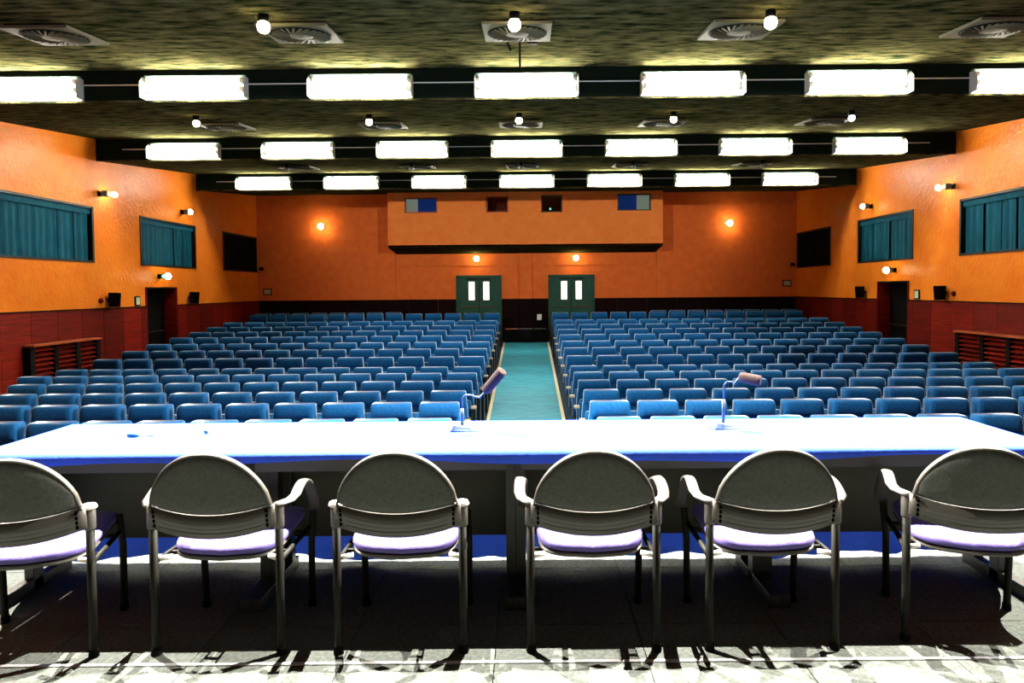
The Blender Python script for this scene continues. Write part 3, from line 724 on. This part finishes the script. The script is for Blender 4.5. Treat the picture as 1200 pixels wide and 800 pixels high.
# ------------------------------------------------------------------ chairs
def make_chair(arms=True):
    r = empty('conference_chair')
    hx = 0.252
    for s in (-1, 1):
        lg = MB().tube([(s*hx, -0.20, 0.0), (s*hx, -0.20, 0.53)], 0.0165, 10).build('leg', M['chair_steel'], r, smooth=True)
        MB().lathe([(0.019, 0), (0.021, 0.004), (0.019, 0.03)], 10, Matrix.Translation((s*hx, -0.20, 0))).build('foot_cap', M['black'], lg)
        MB().tube([(s*hx, -0.20, 0.515), (s*hx, -0.20, 0.52), (s*hx, -0.20, 0.60), (s*hx, -0.20, 0.604)], [0.018, 0.0215, 0.0215, 0.019], 12).build('back_sleeve', M['chair_plastic'], r, smooth=True)
        top = 0.46 if arms else 0.452
        fx = 0.238 if not arms else 0.245
        lg = MB().tube([(s*fx, 0.22, 0.0), (s*(fx+0.004), 0.21, 0.3), (s*(fx+(0.022 if arms else 0)), 0.185, top)], 0.0155, 10).build('leg', M['chair_steel'], r, smooth=True)
        MB().lathe([(0.018, 0), (0.020, 0.004), (0.018, 0.03)], 10, Matrix.Translation((s*fx, 0.22, 0))).build('foot_cap', M['black'], lg)
        MB().tube([(s*hx, -0.2, 0.375), (s*0.245, 0.0, 0.375), (s*fx, 0.22, 0.375)], 0.011, 8).build('side_rail', M['chair_steel'], r, smooth=True)
        MB().tube([(s*(hx-0.014), -0.185, 0.385), (s*(hx-0.055), -0.16, 0.385)], 0.011, 8).build('bracket', M['bright_metal'], r, smooth=True)
        if arms:
            ox = s*(hx+0.035)
            pts = [(s*(hx-0.004), -0.222, 0.611), (s*(hx+0.012), -0.20, 0.613), (ox, -0.165, 0.615), (ox+s*0.008, -0.125, 0.624), (ox+s*0.008, -0.09, 0.641), (ox+s*0.006, -0.05, 0.651), (ox+s*0.003, -0.01, 0.650), (ox, 0.04, 0.632), (ox, 0.085, 0.592), (ox, 0.125, 0.54), (ox, 0.155, 0.485), (s*(hx+0.014), 0.182, 0.462)]
            MB().tube(pts, 0.02, 10, flat=(0.024, 0.0085)).build('armrest', M['chair_plastic'], r, smooth=True)
        else:
            MB().lathe([(0.026, 0.600), (0.030, 0.606), (0.024, 0.618)], 12, Matrix.Translation((s*hx, -0.203, 0))).build('post_cap', M['bright_metal'], r, smooth=True)
    # backrest shell, wrapped round the sitter: sides forward, centre towards the camera
    W = 0.238
    def yb(x, z): return -0.262 + 0.55*(x*x) - 0.16*(z-0.55)
    def top(u): return 0.606 + 0.226*(max(0.0, 1-abs(u)**2.15))**0.62
    def seam(u): return 0.590 + 0.036*u*u
    NU, NV = 29, 9
    def shell(side):
        m_ = MB()
        def P(i, j, back):
            u = -1 + 2*i/(NU-1); v = j/(NV-1)
            z0 = seam(u); z1 = max(top(u), z0+0.004)
            z = z0 + (z1-z0)*v; x = W*u
            # roll the edge
            e = min(1.0, 6*min(v, 1-v)+0.0); ed = min(1.0, (1-abs(u))*9)
            th = 0.021*math.sqrt(max(0.0, min(e, ed)))+0.001
            return (x, yb(x, z) + (-th*0.55 if back else th), z)
        vs = [P(i, j, True) for i in range(NU) for j in range(NV)] + [P(i, j, False) for i in range(NU) for j in range(NV)]
        N = NU*NV; fs = []
        for i in range(NU-1):
            for j in range(NV-1):
                a = i*NV+j; fs.append((a, a+NV, a+NV+1, a+1)); fs.append((N+a, N+a+1, N+a+NV+1, N+a+NV))
        for i in range(NU-1):
            for j in (0, NV-1):
                a = i*NV+j; fs.append((a, N+a, N+a+NV, a+NV) if j == 0 else (a, a+NV, N+a+NV, N+a))
        for j in range(NV-1):
            for i in (0, NU-1):
                a = i*NV+j; fs.append((a, a+1, N+a+1, N+a))
        return m_.add(vs, fs)
    bk = shell(0).build('backrest', M['chair_shell'], r, smooth=True)
    # rim of plastic around the upholstery
    rp = []
    for i in range(33):
        u = -1 + 2*i/32; x = W*u*1.005; z = top(u)+0.003; rp.append((x, yb(x, z)+0.002, z))
    MB().tube(rp, 0.0075, 6, flat=(0.0045, 0.014)).build('back_rim', M['chair_plastic'], bk, smooth=True)
    # lower band
    def band():
        m_ = MB(); n = 25; vs = []
        for i in range(n):
            u = -1+2*i/(n-1); x = 0.250*u
            zt = 0.586 + 0.036*u*u; zb = 0.490 + 0.040*u*u
            for (yo, zz) in ((-0.008, zb), (-0.010, (zt+zb)/2), (-0.008, zt), (0.006, zt), (0.006, zb)):
                vs.append((x, yb(x, zz)+yo, zz))
        fs = []
        for i in range(n-1):
            for k in range(5): fs.append((i*5+k, i*5+(k+1) % 5, (i+1)*5+(k+1) % 5, (i+1)*5+k))
        fs += [tuple(range(5)), tuple(range((n-1)*5, n*5))]
        return m_.add(vs, fs)
    bd = band().build('back_band', M['chair_plastic'], r, smooth=False)
    for p in bd.data.polygons: p.use_smooth = True
    sl = MB()
    for s in (-1, 1):
        for k in range(4):
            x = s*0.222; z = 0.540 + 0.0195*k
            sl.box(x-0.0045, x+0.0045, yb(x, z)-0.0125, yb(x, z)-0.004, z-0.0065, z+0.0065)
    sl.build('vent_slots', M['slot'], bd)
    for k in range(3):      # moulded ribs on the band
        pts = []
        for i in range(17):
            u = -0.8+1.6*i/16; x = 0.25*u; z = 0.512+0.018*k+0.040*u*u; pts.append((x, yb(x, z)-0.0095, z))
        MB().tube(pts, 0.0012, 4).build('rib', M['chair_plastic'], bd)
    # seat: rounded cushion on a pan
    def cushion(hw0, hw1, y0, y1, z0, z1, ex):
        m_ = MB(); prof = [(0.90, 0.0), (0.985, 0.25), (1.0, 0.5), (0.985, 0.78), (0.93, 0.95), (0.80, 1.0), (0.4, 1.0), (0.02, 0.99)]
        n = 28; vs = []; fs = []
        for s_, h in prof:
            for k in range(n):
                a = 2*PI*k/n; c, d = math.cos(a), math.sin(a)
                sx_ = math.copysign(abs(c)**(2/ex), c); sy_ = math.copysign(abs(d)**(2/ex), d)
                yy = (y0+y1)/2 + sy_*s_*(y1-y0)/2
                tt = (yy-y0)/(y1-y0); hw = hw0 + (hw1-hw0)*tt
                xx = sx_*s_*hw
                bend = 0.055*(xx*xx)*4 - 0.012
                vs.append((xx, yy - 0.10*(1-abs(xx)/hw1)*0.15*(1-tt), z0 + (z1-z0)*h + 0.035*tt + bend))
        for i in range(len(prof)-1):
            for k in range(n): fs.append((i*n+k, i*n+(k+1) % n, (i+1)*n+(k+1) % n, (i+1)*n+k))
        fs += [tuple(reversed(range(n))), tuple(range((len(prof)-1)*n, len(prof)*n))]
        return m_.add(vs, fs)
    se = cushion(0.222, 0.235, -0.155, 0.275, 0.392, 0.432, 5).build('seat', M['lavender'], r, smooth=True)
    cushion(0.218, 0.232, -0.158, 0.268, 0.374, 0.394, 5).build('seat_pan', M['chair_plastic'], r, smooth=True)
    MB().tube([(-0.24, -0.08, 0.372), (0.24, -0.08, 0.372)], 0.010, 8).tube([(-0.24, 0.14, 0.372), (0.24, 0.14, 0.372)], 0.010, 8).build('cross_bars', M['chair_steel'], r)
    return r
CH = make_chair(True); CN = make_chair(False)
def place(o, x, y, rz, label):
    o.location = (x*0.985, y-0.045, 0); o.rotation_euler = (0, 0, math.radians(rz))
    tag(o, label, 'chair', 'chairs along the table on the stage')
place(CH, -1.272, 2.945, 0, 'charcoal round-backed armchair with violet seat, second from the left at the table')
place(CN, -0.527, 2.945, 0, 'charcoal round-backed chair without armrests, violet seat, third from the left')
place(copy_tree(CH), 0.261, 2.945, 0, 'charcoal round-backed armchair with violet seat just right of the central table legs')
place(copy_tree(CH), 0.989, 2.945, 0, 'charcoal round-backed armchair with violet seat, second from the right at the table')
place(copy_tree(CN), -2.075, 2.87, 14, 'dark round-backed chair turned outward at the left end of the table')
place(copy_tree(CH), 1.875, 2.93, -17, 'charcoal round-backed armchair turned outward at the right end of the table')

# ------------------------------------------------------------------ things on the table
CZ = TZ + 0.008
def microphone(x, y, stem, foam0, foam1, label, rz):
    r = empty('gooseneck_microphone', (x, y, CZ), label=label, cat='microphone', group='gooseneck microphones on the table')
    rm = Matrix.Rotation(rz, 4, 'Z')
    b = MB(); vs = [(-0.07,-0.045,0),(0.09,-0.045,0),(0.09,0.055,0),(-0.07,0.055,0),(-0.05,-0.03,0.035),(0.06,-0.03,0.012),(0.06,0.04,0.012),(-0.05,0.04,0.035)]
    b.add([rm @ Vector(v) for v in vs], [(0,3,2,1),(4,5,6,7),(0,1,5,4),(1,2,6,5),(2,3,7,6),(3,0,4,7)])
    b.build('microphone_base', M['mic_grey'], r, bevel=0.006)
    MB().tube([(-0.005, 0, 0.02), (-0.004, 0, stem*0.62)], 0.009, 8).build('stem', M['mic_stem'], r, smooth=True)
    f0, f1 = Vector(foam0), Vector(foam1)
    MB().tube([(-0.004, 0, stem*0.6), (-0.002, 0, stem*0.92), (0.012, 0, stem), (0.04, 0, stem+0.0), (f0.x-0.03, f0.y, stem-0.012 if f0.z > stem else f0.z), f0], 0.0045, 8).build('gooseneck', M['mic_stem'], r, smooth=True)
    d = (f1-f0).normalized()
    MB().tube([f0-d*0.004, f0, f0+d*0.02, f1-d*0.01, f1-d*0.001, f1], [0.012, 0.021, 0.026, 0.027, 0.025, 0.018], 12).build('foam_windshield', M['foam'], r, smooth=True)
microphone(-0.332, 3.46, 0.178, (0.115, -0.02, 0.20), (0.205, -0.07, 0.308), 'gooseneck microphone with dark brown foam pointing up, left of the aisle', 0.1)
microphone(1.0, 3.46, 0.235, (0.075, -0.01, 0.262), (0.165, -0.06, 0.245), 'gooseneck microphone with brown foam held level, right part of the table', 0.1)
pen = empty('cyan_clip', (-1.93, 3.36, CZ+0.008), 0.05, label='small cyan plastic clip lying on the cloth at the left', cat='clip')
MB().tube([(-0.055, 0, 0), (-0.03, 0, 0), (0.0, 0, 0)], [0.008, 0.014, 0.006], 8).build('clip_head', M['cyan'], pen, smooth=True)
MB().tube([(0, 0, -0.003), (0.07, 0, -0.003)], 0.004, 6).build('clip_tail', M['cyan'], pen)
pg = empty('small_stand', (-1.64, 3.42, CZ), label='tiny pale peg with grey ball standing on the cloth, right of the cyan clip', cat='stand')
MB().tube([(0, 0, 0), (-0.012, 0.02, 0.035), (-0.014, 0.02, 0.062)], 0.005, 6).build('peg', M['white'], pg)
MB().ball((0.02, -0.01, 0.012), 0.012).build('ball', M['mic_stem'], pg, smooth=True)
